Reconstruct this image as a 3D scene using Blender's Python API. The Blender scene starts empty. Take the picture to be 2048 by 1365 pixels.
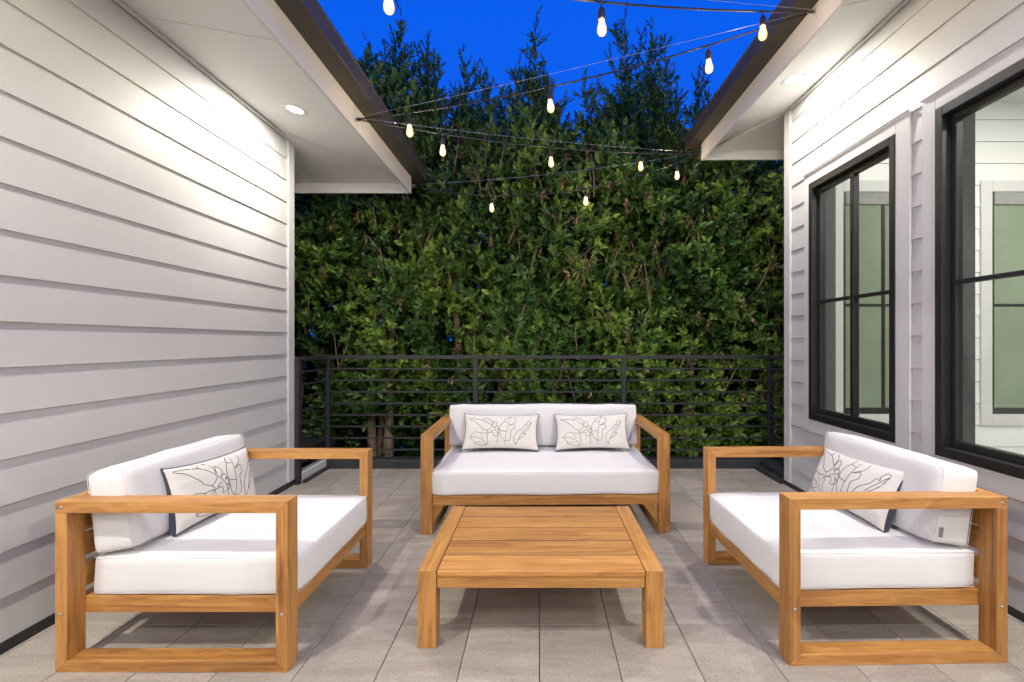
import bpy, bmesh, math, random
import numpy as np
from mathutils import Vector, Matrix

random.seed(7)
rng = np.random.default_rng(11)
R = math.radians
S = bpy.context.scene
COL = S.collection

# ------------------------------------------------------------------ camera
EYE = 1.235
cam_d = bpy.data.cameras.new("camera")
cam = bpy.data.objects.new("camera", cam_d)
COL.objects.link(cam)
cam.location = (0, 0, EYE)
cam.rotation_euler = (R(90), 0, 0)
cam_d.sensor_width = 36
cam_d.lens = 925 / 2048 * 36
cam_d.shift_x = -55 / 2048
cam_d.shift_y = 3 / 2048
cam_d.clip_start = 0.05
cam_d.clip_end = 1000
S.camera = cam

# ------------------------------------------------------------------ dusk sky
W = bpy.data.worlds.new("World")
S.world = W
W.use_nodes = True
wn, wl = W.node_tree.nodes, W.node_tree.links
wn.clear()
sky = wn.new("ShaderNodeTexSky")
sky.sky_type = 'NISHITA'
sky.sun_disc = False
sky.sun_elevation = R(1.0)
sky.sun_rotation = R(180)
tint = wn.new("ShaderNodeMix"); tint.data_type = 'RGBA'; tint.blend_type = 'MIX'
tint.inputs[0].default_value = 0.995
skc = wn.new("ShaderNodeTexCoord"); sks = wn.new("ShaderNodeSeparateXYZ"); skr = wn.new("ShaderNodeValToRGB")
skr.color_ramp.elements[0].position = 0.0; skr.color_ramp.elements[0].color = (0.0, 0.092, 0.66, 1)
skr.color_ramp.elements[1].position = 0.9; skr.color_ramp.elements[1].color = (0.0, 0.070, 0.58, 1)
wl.new(skc.outputs['Generated'], sks.inputs[0]); wl.new(sks.outputs[2], skr.inputs[0]); wl.new(skr.outputs[0], tint.inputs[7])
wl.new(sky.outputs[0], tint.inputs[6])
bg = wn.new("ShaderNodeBackground"); bg.inputs[1].default_value = 1.0
wo = wn.new("ShaderNodeOutputWorld")
wl.new(tint.outputs[2], bg.inputs[0]); wl.new(bg.outputs[0], wo.inputs[0])

LAMP_W = 36.0        # watts of one soffit downlight
BULB_W = 14.0
ROOM_W = 30.0
S.view_settings.view_transform = 'Standard'
S.view_settings.look = 'None'
S.view_settings.gamma = 1
S.view_settings.use_curve_mapping = False
S.view_settings.exposure = 0.5
S.render.engine = 'CYCLES'
S.cycles.use_denoising = True
S.cycles.max_bounces = 8
S.cycles.diffuse_bounces = 5
S.cycles.glossy_bounces = 4
S.cycles.transparent_max_bounces = 16
S.cycles.caustics_reflective = False
S.cycles.caustics_refractive = False
S.cycles.sample_clamp_indirect = 6

# ------------------------------------------------------------------ material helpers
def newmat(name):
    m = bpy.data.materials.new(name); m.use_nodes = True
    n, l = m.node_tree.nodes, m.node_tree.links
    n.clear()
    out = n.new("ShaderNodeOutputMaterial")
    p = n.new("ShaderNodeBsdfPrincipled")
    l.new(p.outputs[0], out.inputs[0])
    return m, n, l, p, out

def ramp(n, stops):
    r = n.new("ShaderNodeValToRGB")
    e = r.color_ramp.elements
    e[0].position, e[0].color = stops[0][0], (*stops[0][1], 1)
    e[1].position, e[1].color = stops[-1][0], (*stops[-1][1], 1)
    for p, c in stops[1:-1]:
        x = e.new(p); x.color = (*c, 1)
    return r

def coords(n, l, scale, src='Object', attr=None, jitter=0.0):
    if attr:
        a = n.new("ShaderNodeAttribute"); a.attribute_name = attr; o = a.outputs['Vector']
    else:
        a = n.new("ShaderNodeTexCoord"); o = a.outputs[src]
    if jitter:
        inf = n.new("ShaderNodeObjectInfo")
        mu = n.new("ShaderNodeMath"); mu.operation = 'MULTIPLY'; mu.inputs[1].default_value = jitter
        l.new(inf.outputs['Random'], mu.inputs[0])
        ad = n.new("ShaderNodeVectorMath"); ad.operation = 'ADD'
        l.new(o, ad.inputs[0]); l.new(mu.outputs[0], ad.inputs[1]); o = ad.outputs[0]
    mp = n.new("ShaderNodeMapping"); mp.inputs['Scale'].default_value = scale
    l.new(o, mp.inputs[0])
    return mp.outputs[0]

def noise(n, l, vec, scale=1, detail=4, rough=0.55, dist=0.0):
    t = n.new("ShaderNodeTexNoise")
    t.inputs['Scale'].default_value = scale; t.inputs['Detail'].default_value = detail
    t.inputs['Roughness'].default_value = rough; t.inputs['Distortion'].default_value = dist
    l.new(vec, t.inputs['Vector'])
    return t.outputs[0]

def bump(n, l, p, h, strength, dist=0.002):
    b = n.new("ShaderNodeBump"); b.inputs['Strength'].default_value = strength
    b.inputs['Distance'].default_value = dist
    l.new(h, b.inputs['Height']); l.new(b.outputs[0], p.inputs['Normal'])

def mixc(n, l, fac, a, b, mode='MIX'):
    m = n.new("ShaderNodeMix"); m.data_type = 'RGBA'; m.blend_type = mode
    for idx, v in ((0, fac), (6, a), (7, b)):
        if isinstance(v, (int, float)): m.inputs[idx].default_value = v
        elif isinstance(v, tuple): m.inputs[idx].default_value = (*v, 1)
        else: l.new(v, m.inputs[idx])
    return m.outputs[2]

def objvar(n, l, lo, hi):
    inf = n.new("ShaderNodeObjectInfo")
    r = ramp(n, [(0, (lo, lo, lo)), (1, (hi, hi, hi))])
    l.new(inf.outputs['Random'], r.inputs[0])
    return r.outputs[0]

# ------------------------------------------------------------------ materials
def m_paint(name, col, rough=0.55, grain=0.25, spread=0.04):
    m, n, l, p, o = newmat(name)
    v = coords(n, l, (2.2, 60, 60), attr='gr')
    g = noise(n, l, v, 1, 5, 0.6, 0.3)
    v2 = coords(n, l, (1, 1, 1))
    d = noise(n, l, v2, 1.7, 5, 0.65)
    r = ramp(n, [(0.3, tuple(c * (1 - spread) for c in col)), (0.7, tuple(min(1, c * (1 + spread * .5)) for c in col))])
    l.new(d, r.inputs[0])
    l.new(r.outputs[0], p.inputs['Base Color'])
    p.inputs['Roughness'].default_value = rough
    bump(n, l, p, g, grain, 0.0012)
    return m

def m_plain(name, col, rough=0.5, metal=0.0, var=0.12, bmp=0.1, scale=40):
    m, n, l, p, o = newmat(name)
    v = coords(n, l, (1, 1, 1))
    g = noise(n, l, v, scale, 4, 0.6)
    r = ramp(n, [(0.3, tuple(c * (1 - var) for c in col)), (0.7, tuple(c * (1 + var) for c in col))])
    l.new(g, r.inputs[0]); l.new(r.outputs[0], p.inputs['Base Color'])
    p.inputs['Roughness'].default_value = rough; p.inputs['Metallic'].default_value = metal
    bump(n, l, p, g, bmp, 0.001)
    return m

def m_teak():
    m, n, l, p, o = newmat('teak')
    warp = noise(n, l, coords(n, l, (1.3, 5, 5), attr='gr'), 1, 3, 0.5)
    base = coords(n, l, (1.0, 42, 42), attr='gr')
    ad = n.new("ShaderNodeVectorMath"); ad.operation = 'MULTIPLY_ADD'
    wv = n.new("ShaderNodeCombineXYZ"); l.new(warp, wv.inputs[1]); l.new(warp, wv.inputs[2])
    l.new(wv.outputs[0], ad.inputs[0]); ad.inputs[1].default_value = (0, 9, 9); l.new(base, ad.inputs[2])
    g = noise(n, l, ad.outputs[0], 1, 5, 0.6, 0.4)
    r = ramp(n, [(0.28, (0.235, 0.095, 0.024)), (0.42, (0.37, 0.165, 0.042)), (0.56, (0.46, 0.222, 0.062)), (0.75, (0.55, 0.29, 0.092))])
    l.new(g, r.inputs[0])
    f = noise(n, l, coords(n, l, (5, 230, 230), attr='gr'), 1, 3, 0.6)
    rf = ramp(n, [(0.3, (0.70, 0.66, 0.60)), (0.55, (1, 1, 1))])
    l.new(f, rf.inputs[0])
    c = mixc(n, l, 0.75, r.outputs[0], rf.outputs[0], 'MULTIPLY')
    # dark mineral streaks
    st = noise(n, l, coords(n, l, (0.8, 34, 34), attr='gr'), 1, 2, 0.5, 0.8)
    rs = ramp(n, [(0.60, (1, 1, 1)), (0.70, (0.46, 0.38, 0.32))])
    l.new(st, rs.inputs[0])
    c = mixc(n, l, 0.55, c, rs.outputs[0], 'MULTIPLY')
    c = mixc(n, l, 1.0, c, objvar(n, l, 0.86, 1.12), 'MULTIPLY')
    l.new(c, p.inputs['Base Color'])
    p.inputs['Roughness'].default_value = 0.46
    bump(n, l, p, f, 0.25, 0.0008)
    return m

def m_fabric(name, col, var=0.05):
    m, n, l, p, o = newmat(name)
    w = noise(n, l, coords(n, l, (1, 1, 1)), 900, 2, 0.6)
    soft = noise(n, l, coords(n, l, (1, 1, 1), jitter=9), 5.5, 4, 0.55, 0.3)
    slub = noise(n, l, coords(n, l, (6, 6, 260), jitter=5), 1, 2, 0.5)
    r = ramp(n, [(0.3, tuple(c * (1 - var) for c in col)), (0.7, col)])
    l.new(slub, r.inputs[0])
    l.new(r.outputs[0], p.inputs['Base Color'])
    p.inputs['Roughness'].default_value = 0.9
    p.inputs['Sheen Weight'].default_value = 0.15
    ad = n.new("ShaderNodeMath"); ad.operation = 'MULTIPLY_ADD'; ad.inputs[1].default_value = 14
    l.new(soft, ad.inputs[0]); l.new(w, ad.inputs[2])
    bump(n, l, p, ad.outputs[0], 0.35, 0.0009)
    return m

def m_tile():
    m, n, l, p, o = newmat('porcelain_tile')
    v = coords(n, l, (1, 1, 1), jitter=40)
    sp = noise(n, l, v, 170, 3, 0.7)
    mp = n.new("ShaderNodeMapping"); mp.inputs['Rotation'].default_value = (0, 0, R(35)); mp.inputs['Scale'].default_value = (2.2, 13, 1)
    l.new(v, mp.inputs[0])
    st = noise(n, l, mp.outputs[0], 1, 5, 0.6, 0.9)
    cl = noise(n, l, v, 3.0, 4, 0.6)
    r = ramp(n, [(0.3, (0.28, 0.243, 0.207)), (0.5, (0.335, 0.295, 0.255)), (0.72, (0.41, 0.367, 0.322))])
    l.new(st, r.inputs[0])
    rsp = ramp(n, [(0.33, (0.66, 0.65, 0.64)), (0.5, (1, 1, 1)), (0.68, (1.18, 1.17, 1.15))])
    l.new(sp, rsp.inputs[0])
    c = mixc(n, l, 0.85, r.outputs[0], rsp.outputs[0], 'MULTIPLY')
    rc = ramp(n, [(0.3, (0.88, 0.88, 0.89)), (0.7, (1.06, 1.05, 1.03))])
    l.new(cl, rc.inputs[0])
    c = mixc(n, l, 1.0, c, rc.outputs[0], 'MULTIPLY')
    c = mixc(n, l, 1.0, c, objvar(n, l, 0.90, 1.07), 'MULTIPLY')
    l.new(c, p.inputs['Base Color'])
    rr = ramp(n, [(0.3, (0.5, 0.5, 0.5)), (0.7, (0.72, 0.72, 0.72))]); l.new(cl, rr.inputs[0])
    l.new(rr.outputs[0], p.inputs['Roughness'])
    bump(n, l, p, sp, 0.3, 0.0008)
    return m

def m_leaf():
    m, n, l, p, o = newmat('hedge_leaf')
    a = n.new("ShaderNodeAttribute"); a.attribute_name = 'tint'
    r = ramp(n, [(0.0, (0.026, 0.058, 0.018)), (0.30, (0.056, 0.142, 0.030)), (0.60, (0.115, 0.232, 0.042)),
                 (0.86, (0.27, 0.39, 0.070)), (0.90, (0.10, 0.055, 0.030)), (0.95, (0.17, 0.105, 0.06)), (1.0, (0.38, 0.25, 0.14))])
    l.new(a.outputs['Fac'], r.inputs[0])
    l.new(r.outputs[0], p.inputs['Base Color'])
    p.inputs['Roughness'].default_value = 0.36
    p.inputs['Specular IOR Level'].default_value = 0.55
    tr = n.new("ShaderNodeBsdfTranslucent")
    hs = mixc(n, l, 1.0, r.outputs[0], (1.3, 1.5, 0.6), 'MULTIPLY')
    l.new(hs, tr.inputs[0])
    mx = n.new("ShaderNodeMixShader"); mx.inputs[0].default_value = 0.25
    l.new(p.outputs[0], mx.inputs[1]); l.new(tr.outputs[0], mx.inputs[2]); l.new(mx.outputs[0], o.inputs[0])
    return m

def m_bark():
    m, n, l, p, o = newmat('bark')
    g = noise(n, l, coords(n, l, (1, 1, 0.35)), 26, 5, 0.65, 0.6)
    r = ramp(n, [(0.3, (0.13, 0.085, 0.055)), (0.7, (0.34, 0.24, 0.165))])
    l.new(g, r.inputs[0]); l.new(r.outputs[0], p.inputs['Base Color'])
    p.inputs['Roughness'].default_value = 0.85
    bump(n, l, p, g, 0.6, 0.006)
    return m

def m_glass(name='window_glass', tintc=(0.93, 0.95, 0.94)):
    m, n, l, p, o = newmat(name)
    n.remove(p)
    t = n.new("ShaderNodeBsdfTransparent"); t.inputs[0].default_value = (*tintc, 1)
    g = n.new("ShaderNodeBsdfGlossy"); g.inputs['Roughness'].default_value = 0.02
    f = n.new("ShaderNodeFresnel"); f.inputs[0].default_value = 1.45
    geo = n.new("ShaderNodeNewGeometry")
    inv = n.new("ShaderNodeMath"); inv.operation = 'SUBTRACT'; inv.inputs[0].default_value = 1
    l.new(geo.outputs['Backfacing'], inv.inputs[1])
    mu = n.new("ShaderNodeMath"); mu.operation = 'MULTIPLY'
    l.new(f.outputs[0], mu.inputs[0]); l.new(inv.outputs[0], mu.inputs[1])
    mx = n.new("ShaderNodeMixShader")
    l.new(mu.outputs[0], mx.inputs[0]); l.new(t.outputs[0], mx.inputs[1]); l.new(g.outputs[0], mx.inputs[2])
    l.new(mx.outputs[0], o.inputs[0])
    return m

def m_emit(name, col, strength):
    m, n, l, p, o = newmat(name)
    n.remove(p)
    e = n.new("ShaderNodeEmission"); e.inputs[0].default_value = (*col, 1); e.inputs[1].default_value = strength
    l.new(e.outputs[0], o.inputs[0])
    return m

def m_bulb():
    m, n, l, p, o = newmat('lit_bulb_glass')
    n.remove(p)
    t = n.new("ShaderNodeBsdfTransparent")
    e = n.new("ShaderNodeEmission"); e.inputs[0].default_value = (1.0, 0.60, 0.20, 1); e.inputs[1].default_value = 1.8
    g = n.new("ShaderNodeBsdfGlossy"); g.inputs['Roughness'].default_value = 0.03
    a = n.new("ShaderNodeMixShader"); a.inputs[0].default_value = 0.5
    l.new(t.outputs[0], a.inputs[1]); l.new(e.outputs[0], a.inputs[2])
    b = n.new("ShaderNodeMixShader"); b.inputs[0].default_value = 0.06
    l.new(a.outputs[0], b.inputs[1]); l.new(g.outputs[0], b.inputs[2]); l.new(b.outputs[0], o.inputs[0])
    return m

M = dict(
    siding=m_paint('siding_paint', (0.555, 0.55, 0.54), 0.5, 0.35),
    trim=m_paint('trim_paint', (0.59, 0.585, 0.575), 0.45, 0.12, 0.03),
    soffit=m_paint('soffit_paint', (0.65, 0.645, 0.635), 0.6, 0.10, 0.03),
    inside=m_paint('inside_paint', (0.76, 0.76, 0.75), 0.4, 0.05, 0.02),
    gutter=m_plain('bronze_gutter', (0.046, 0.040, 0.036), 0.5, 0.1, 0.15, 0.1, 9),
    shingle=m_plain('shingle', (0.05, 0.047, 0.045), 0.9, 0, 0.3, 0.6, 30),
    rail=m_plain('black_rail', (0.028, 0.027, 0.031), 0.48, 0.15, 0.25, 0.15, 30),
    curb=m_plain('dark_curb', (0.030, 0.030, 0.034), 0.55, 0, 0.3, 0.2, 12),
    frame=m_plain('black_window_frame', (0.018, 0.018, 0.019), 0.38, 0.1, 0.15, 0.05, 20),
    reveal=m_plain('grey_window_reveal', (0.10, 0.10, 0.10), 0.6, 0, 0.1, 0.05, 20),
    grout=m_plain('grout', (0.17, 0.155, 0.138), 0.9, 0, 0.15, 0.3, 120),
    soil=m_plain('soil', (0.05, 0.038, 0.028), 0.95, 0, 0.4, 0.8, 14),
    teak=m_teak(), tile=m_tile(), leaf=m_leaf(), bark=m_bark(), glass=m_glass(),
    cushion=m_fabric('white_outdoor_fabric', (0.71, 0.695, 0.69)),
    linen=m_fabric('cream_linen', (0.66, 0.625, 0.585), 0.09),
    navy=m_fabric('navy_fabric', (0.035, 0.042, 0.062), 0.2),
    ink=m_plain('ink_line', (0.022, 0.022, 0.026), 0.9, 0, 0.1, 0, 20),
    steel=m_plain('steel', (0.55, 0.55, 0.56), 0.32, 0.9, 0.1, 0.1, 60),
    cable=m_plain('black_cable', (0.022, 0.018, 0.016), 0.5, 0, 0.2, 0.1, 60),
    socket=m_plain('bakelite_socket', (0.060, 0.038, 0.026), 0.35, 0, 0.15, 0.05, 60),
    tag=m_plain('grey_tag', (0.23, 0.22, 0.22), 0.6, 0, 0.1, 0.1, 300),
    lens=m_emit('lit_downlight_lens', (1.0, 0.96, 0.90), 18.0),
    filament=m_emit('lit_filament', (1.0, 0.66, 0.33), 60.0),
    bulb=m_bulb(),
    joint=m_plain('slat_gap_shade', (0.06, 0.028, 0.012), 0.8, 0, 0.2, 0.1, 40),  # dark brown that stands in for shade between the table slats
    stem=m_plain('pale_stem', (0.36, 0.245, 0.155), 0.8, 0, 0.3, 0.3, 40),
    shade=m_plain('blind', (0.30, 0.30, 0.29), 0.8, 0, 0.1, 0.1, 20),
    frost=m_plain('green_privacy_glass', (0.235, 0.285, 0.205), 0.18, 0, 0.10, 0.05, 2.2),
)

# ------------------------------------------------------------------ mesh helpers
def grain(me):
    """store, per vertex, the position with the longest side first, shifted per piece"""
    nv = len(me.vertices)
    if not nv: return
    co = np.empty(nv * 3, np.float32); me.vertices.foreach_get('co', co); co = co.reshape(-1, 3)
    order = np.argsort(-(co.max(0) - co.min(0)))
    g = co[:, order] - co.min(0)[order]
    g = g + np.array([random.uniform(0, 30), random.uniform(0, 30), random.uniform(0, 30)], np.float32)
    a = me.attributes.new('gr', 'FLOAT_VECTOR', 'POINT')
    a.data.foreach_set('vector', g.astype(np.float32).ravel())

def mesh_from(name, verts, faces, smooth=False):
    me = bpy.data.meshes.new(name)
    me.from_pydata([tuple(v) for v in verts], [], faces)
    if smooth:
        me.shade_smooth()
    me.update(); grain(me)
    return me

def bm_mesh(name, bm, bevel=0.0, smooth=False, seg=1):
    bmesh.ops.recalc_face_normals(bm, faces=bm.faces)
    if bevel:
        bmesh.ops.bevel(bm, geom=list(bm.edges), offset=bevel, segments=seg, affect='EDGES', profile=0.5, clamp_overlap=True)
    me = bpy.data.meshes.new(name)
    bm.to_mesh(me); bm.free()
    if smooth: me.shade_smooth()
    grain(me)
    return me

def obj(name, me, mat, parent=None, loc=None, rot=None):
    o = bpy.data.objects.new(name, me)
    COL.objects.link(o)
    if mat is not None and not me.materials: me.materials.append(mat)
    if parent is not None: o.parent = parent
    if loc is not None: o.location = loc
    if rot is not None: o.rotation_euler = rot
    return o

def box(name, x0, x1, y0, y1, z0, z1, mat, parent=None, bevel=0.0015):
    bm = bmesh.new()
    vs = [bm.verts.new((x, y, z)) for x in (x0, x1) for y in (y0, y1) for z in (z0, z1)]
    for f in ((0, 1, 3, 2), (4, 6, 7, 5), (0, 4, 5, 1), (2, 3, 7, 6), (0, 2, 6, 4), (1, 5, 7, 3)):
        bm.faces.new([vs[i] for i in f])
    return obj(name, bm_mesh(name, bm, bevel), mat, parent)

def prism_mesh(name, poly, axis, a0, a1, bevel=0.0):
    """poly: 2-D points; axis 'x' -> (y,z), 'y' -> (x,z), 'z' -> (x,y)"""
    def p3(p, a):
        return {'x': (a, p[0], p[1]), 'y': (p[0], a, p[1]), 'z': (p[0], p[1], a)}[axis]
    bm = bmesh.new()
    A = [bm.verts.new(p3(p, a0)) for p in poly]; B = [bm.verts.new(p3(p, a1)) for p in poly]
    bm.faces.new(A); bm.faces.new(B[::-1])
    k = len(poly)
    for i in range(k):
        bm.faces.new((A[i], B[i], B[(i + 1) % k], A[(i + 1) % k]))
    return bm_mesh(name, bm, bevel)

def prism(name, poly, axis, a0, a1, mat, parent=None, bevel=0.0012):
    return obj(name, prism_mesh(name, poly, axis, a0, a1, bevel), mat, parent)

def tube_data(pts, rad, sides=6, closed=False):
    pts = [Vector(p) for p in pts]; k = len(pts)
    rads = rad if isinstance(rad, (list, tuple)) else [rad] * k
    V, F = [], []
    up = Vector((0.13, 0.21, 1)).normalized()
    for i, p in enumerate(pts):
        if closed: t = pts[(i + 1) % k] - pts[i - 1]
        else: t = pts[min(i + 1, k - 1)] - pts[max(i - 1, 0)]
        if t.length < 1e-9: t = Vector((0, 0, 1))
        t.normalize()
        if i == 0:
            u = up.cross(t)
            if u.length < 0.1: u = Vector((1, 0, 0)).cross(t)
        else:
            u = u - t * u.dot(t)
        u.normalize(); w = t.cross(u)
        for s in range(sides):
            a = 2 * math.pi * s / sides
            V.append(p + (u * math.cos(a) + w * math.sin(a)) * rads[i])
    n = k if closed else k - 1
    for i in range(n):
        for s in range(sides):
            a, b = i * sides + s, i * sides + (s + 1) % sides
            c, d = ((i + 1) % k) * sides + (s + 1) % sides, ((i + 1) % k) * sides + s
            F.append((a, b, c, d))
    if not closed:
        F.append(tuple(range(sides))[::-1]); F.append(tuple(range((k - 1) * sides, k * sides)))
    return V, F

def tube(name, pts, rad, mat, parent=None, sides=6, closed=False, loc=None):
    V, F = tube_data(pts, rad, sides, closed)
    return obj(name, mesh_from(name, V, F, True), mat, parent, loc)

def multi_tube(name, lines, rad, mat, parent, sides=4):
    V, F = [], []
    for ln in lines:
        v, f = tube_data(ln[0], ln[1] if isinstance(ln, tuple) else rad, sides) if isinstance(ln, tuple) else tube_data(ln, rad, sides)
        b = len(V); V += v; F += [tuple(i + b for i in q) for q in f]
    return obj(name, mesh_from(name, V, F, True), mat, parent)

def lathe(name, prof, mat, parent=None, seg=16, loc=None):
    V, F = [], []
    for r_, z in prof:
        for s in range(seg):
            a = 2 * math.pi * s / seg
            V.append((r_ * math.cos(a), r_ * math.sin(a), z))
    for i in range(len(prof) - 1):
        for s in range(seg):
            F.append((i * seg + s, i * seg + (s + 1) % seg, (i + 1) * seg + (s + 1) % seg, (i + 1) * seg + s))
    F.append(tuple(range(seg))[::-1]); F.append(tuple(range((len(prof) - 1) * seg, len(prof) * seg)))
    return obj(name, mesh_from(name, V, F, True), mat, parent, loc)

def thing(name, label, cat, loc=(0, 0, 0), rz=0, group=None):
    o = bpy.data.objects.new(name, None); COL.objects.link(o)
    o.empty_display_size = 0.1
    o.location = loc; o.rotation_euler = (0, 0, rz)
    o['label'] = label; o['category'] = cat
    if group: o['group'] = group
    return o

def structure(o):
    o['kind'] = 'structure'; return o

# ------------------------------------------------------------------ ground, terrace floor
XL, XR = -2.144, 2.150          # faces of the two house walls
YB = -4.2                       # wall behind the viewpoint
DECK_Y = 4.53
structure(box('ground', -400, 400, -400, 400, -1.2, -0.9, M['soil'], None, 0))

floor = structure(box('terrace_floor', XL - .05, XR + .14, YB, DECK_Y + .12, -0.35, -0.012, M['grout'], None, 0))
TW, TL, GAP = 0.302, 0.605, 0.0032
def tile_mesh(w, d):
    bm = bmesh.new()
    x0, x1, y0, y1 = GAP / 2, w - GAP / 2, GAP / 2, d - GAP / 2
    e = 0.0012
    b = [bm.verts.new(p) for p in ((x0, y0, -.012), (x1, y0, -.012), (x1, y1, -.012), (x0, y1, -.012))]
    m_ = [bm.verts.new(p) for p in ((x0, y0, -e), (x1, y0, -e), (x1, y1, -e), (x0, y1, -e))]
    t = [bm.verts.new(p) for p in ((x0 + e, y0 + e, 0), (x1 - e, y0 + e, 0), (x1 - e, y1 - e, 0), (x0 + e, y1 - e, 0))]
    for a, c in ((b, m_), (m_, t)):
        for i in range(4): bm.faces.new((a[i], a[(i + 1) % 4], c[(i + 1) % 4], c[i]))
    bm.faces.new(t)
    return bm_mesh('tile', bm)
tile_cache = {}
rows = [(2.025 + TL * k) for k in range(-11, 5)]
for ci in range(-8, 9):
    for ry in rows:
        x0, x1 = max(ci * TW, XL + .004), min((ci + 1) * TW, XR + .13)
        y0, y1 = max(ry, YB + .02), min(ry + TL, DECK_Y)
        if x1 - x0 < .02 or y1 - y0 < .02: continue
        key = (round(x1 - x0, 4), round(y1 - y0, 4))
        if key not in tile_cache:
            tile_cache[key] = tile_mesh(*key)
        obj('tile', tile_cache[key], M['tile'], floor, (x0, y0, random.uniform(-.0006, .0004)))

# ------------------------------------------------------------------ houses
LAP = 0.1835
def board(parent, wall_x, side, y0, y1, zb, zt, name='siding_board'):
    """lapped board on a wall whose outer side looks to +x (side=1) or -x (side=-1)"""
    if zt - zb < .012: return
    p = [(wall_x - side * .004, zb), (wall_x + side * .0125, zb), (wall_x + side * (.0125 - .010 * min(1, (zt - zb) / LAP)), zt + .002), (wall_x - side * .004, zt + .002)]
    prism(name, p, 'y', y0, y1, M['siding'], parent, 0.0008)

def soffit_piece(parent, pts, mat=None):
    bm = bmesh.new()
    a = [bm.verts.new(p) for p in pts]; b = [bm.verts.new((p[0], p[1], p[2] + .014)) for p in pts]
    bm.faces.new(a); bm.faces.new(b[::-1]); k = len(pts)
    for i in range(k): bm.faces.new((a[i], b[i], b[(i + 1) % k], a[(i + 1) % k]))
    return obj('soffit_panel', bm_mesh('soffit_panel', bm), mat or M['soffit'], parent)

def gutter(parent, s, fx, ye, zt, xe):
    """s=+1: trough hangs on a fascia that looks to +x"""
    w, h = .124, .112
    prof = [(fx + s * .002, zt), (fx + s * w, zt), (fx + s * (w + .006), zt + h - .012), (fx + s * (w + .012), zt + h - .012), (fx + s * (w + .012), zt + h), (fx + s * .002, zt + h)]
    prism('gutter', prof, 'y', YB, ye + w, M['gutter'], parent, 0.0015)
    prof = [(ye + .002, zt), (ye + w, zt), (ye + w + .006, zt + h - .012), (ye + w + .012, zt + h - .012), (ye + w + .012, zt + h), (ye + .002, zt + h)]
    prism('gutter', prof, 'x', min(fx - s * .002, xe), max(fx - s * .002, xe), M['gutter'], parent, 0.0015)

def roof_slab(parent, s, fx, ye, z, xe):
    e = .02
    xa, xb = fx + s * .09, xe
    ya, yb = YB, ye + .09
    mid = (xa + xb) / 2; run = abs(mid - xa); rise = run * .32
    v = [(xa, ya, z), (xa, yb, z), (xb, yb, z), (xb, ya, z), (mid, yb - run, z + rise), (mid, ya, z + rise)]
    f = [(0, 1, 4, 5), (1, 2, 4), (2, 3, 5, 4), (0, 5, 3), (3, 2, 1, 0)]
    obj('roof', mesh_from('roof', v, f), M['shingle'], parent)

# ---- left wing: plain siding wall
left = thing('left_house_wing', 'white house wing on the left, plain lap siding wall without windows under a deep eave', 'house', (0, 0, 0))
EL = 4.006
box('wall', -7.0, XL - .006, YB, EL - .012, -0.9, 3.02, M['siding'], left, 0)
k = 0
z = 1.319 - LAP * 7
while z < 2.96:
    board(left, XL, 1, YB, EL - .095, z + (0.012 if z < .05 else 0), min(z + LAP, 2.985)); z += LAP
box('corner_board', XL - .02, XL + .022, EL - .093, EL, 0.05, 2.99, M['trim'], left, 0.002)
box('corner_board', -2.30, XL - .0205, EL - .012, EL + .012, 0.05, 2.99, M['trim'], left, 0.002)
box('frieze_board', XL + .0155, XL + .028, YB, EL - .095, 2.945, 2.968, M['trim'], left, 0.002)
box('base_flashing', XL - .002, XL + .016, YB, EL - .01, -0.004, 0.046, M['curb'], left, 0.001)
FXL, YEL, ZSL, SL = -1.278, 4.616, 2.814, .186
def zl(x, y): return 2.975 - SL * max(x - XL, y - 3.75)
c0 = (-2.6, 3.294)
FSL, YSL = FXL - .012, YEL - .012
# the long soffit in three sheets with fine joints, the end soffit in two
for y0, y1 in ((YB, 0.1), (0.103, 2.45)):
    soffit_piece(left, [(-2.6, y0, zl(-2.6, y0)), (FSL, y0, zl(FSL, y0)), (FSL, y1, zl(FSL, y1)), (-2.6, y1, zl(-2.6, y1))])
soffit_piece(left, [(-2.6, 2.453, zl(-2.6, 2.453)), (FSL, 2.453, ZSL), (FSL, YSL, ZSL), (c0[0], c0[1], zl(*c0))])
soffit_piece(left, [(c0[0], c0[1] + .004, zl(*c0)), (FSL, YSL + .004, ZSL), (-2.226, YSL, ZSL), (-2.226, 3.672, zl(-2.226, 3.672))])
soffit_piece(left, [(-2.23, 3.66, zl(-2.23, 3.66)), (-2.23, YSL, ZSL), (-7, YSL, ZSL), (-7, 3.294, zl(-7, 3.294)), (-2.6, 3.294, zl(-2.6, 3.294))])
box('fascia', FXL - .024, FXL, YB, YEL, 2.720, 2.884, M['trim'], left, 0.002)
box('fascia', -7, FXL - .0245, YEL - .024, YEL, 2.720, 2.884, M['trim'], left, 0.002)
gutter(left, 1, FXL, YEL, 2.884, -7)
roof_slab(left, 1, FXL, YEL, 2.998, -8.5)

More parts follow.
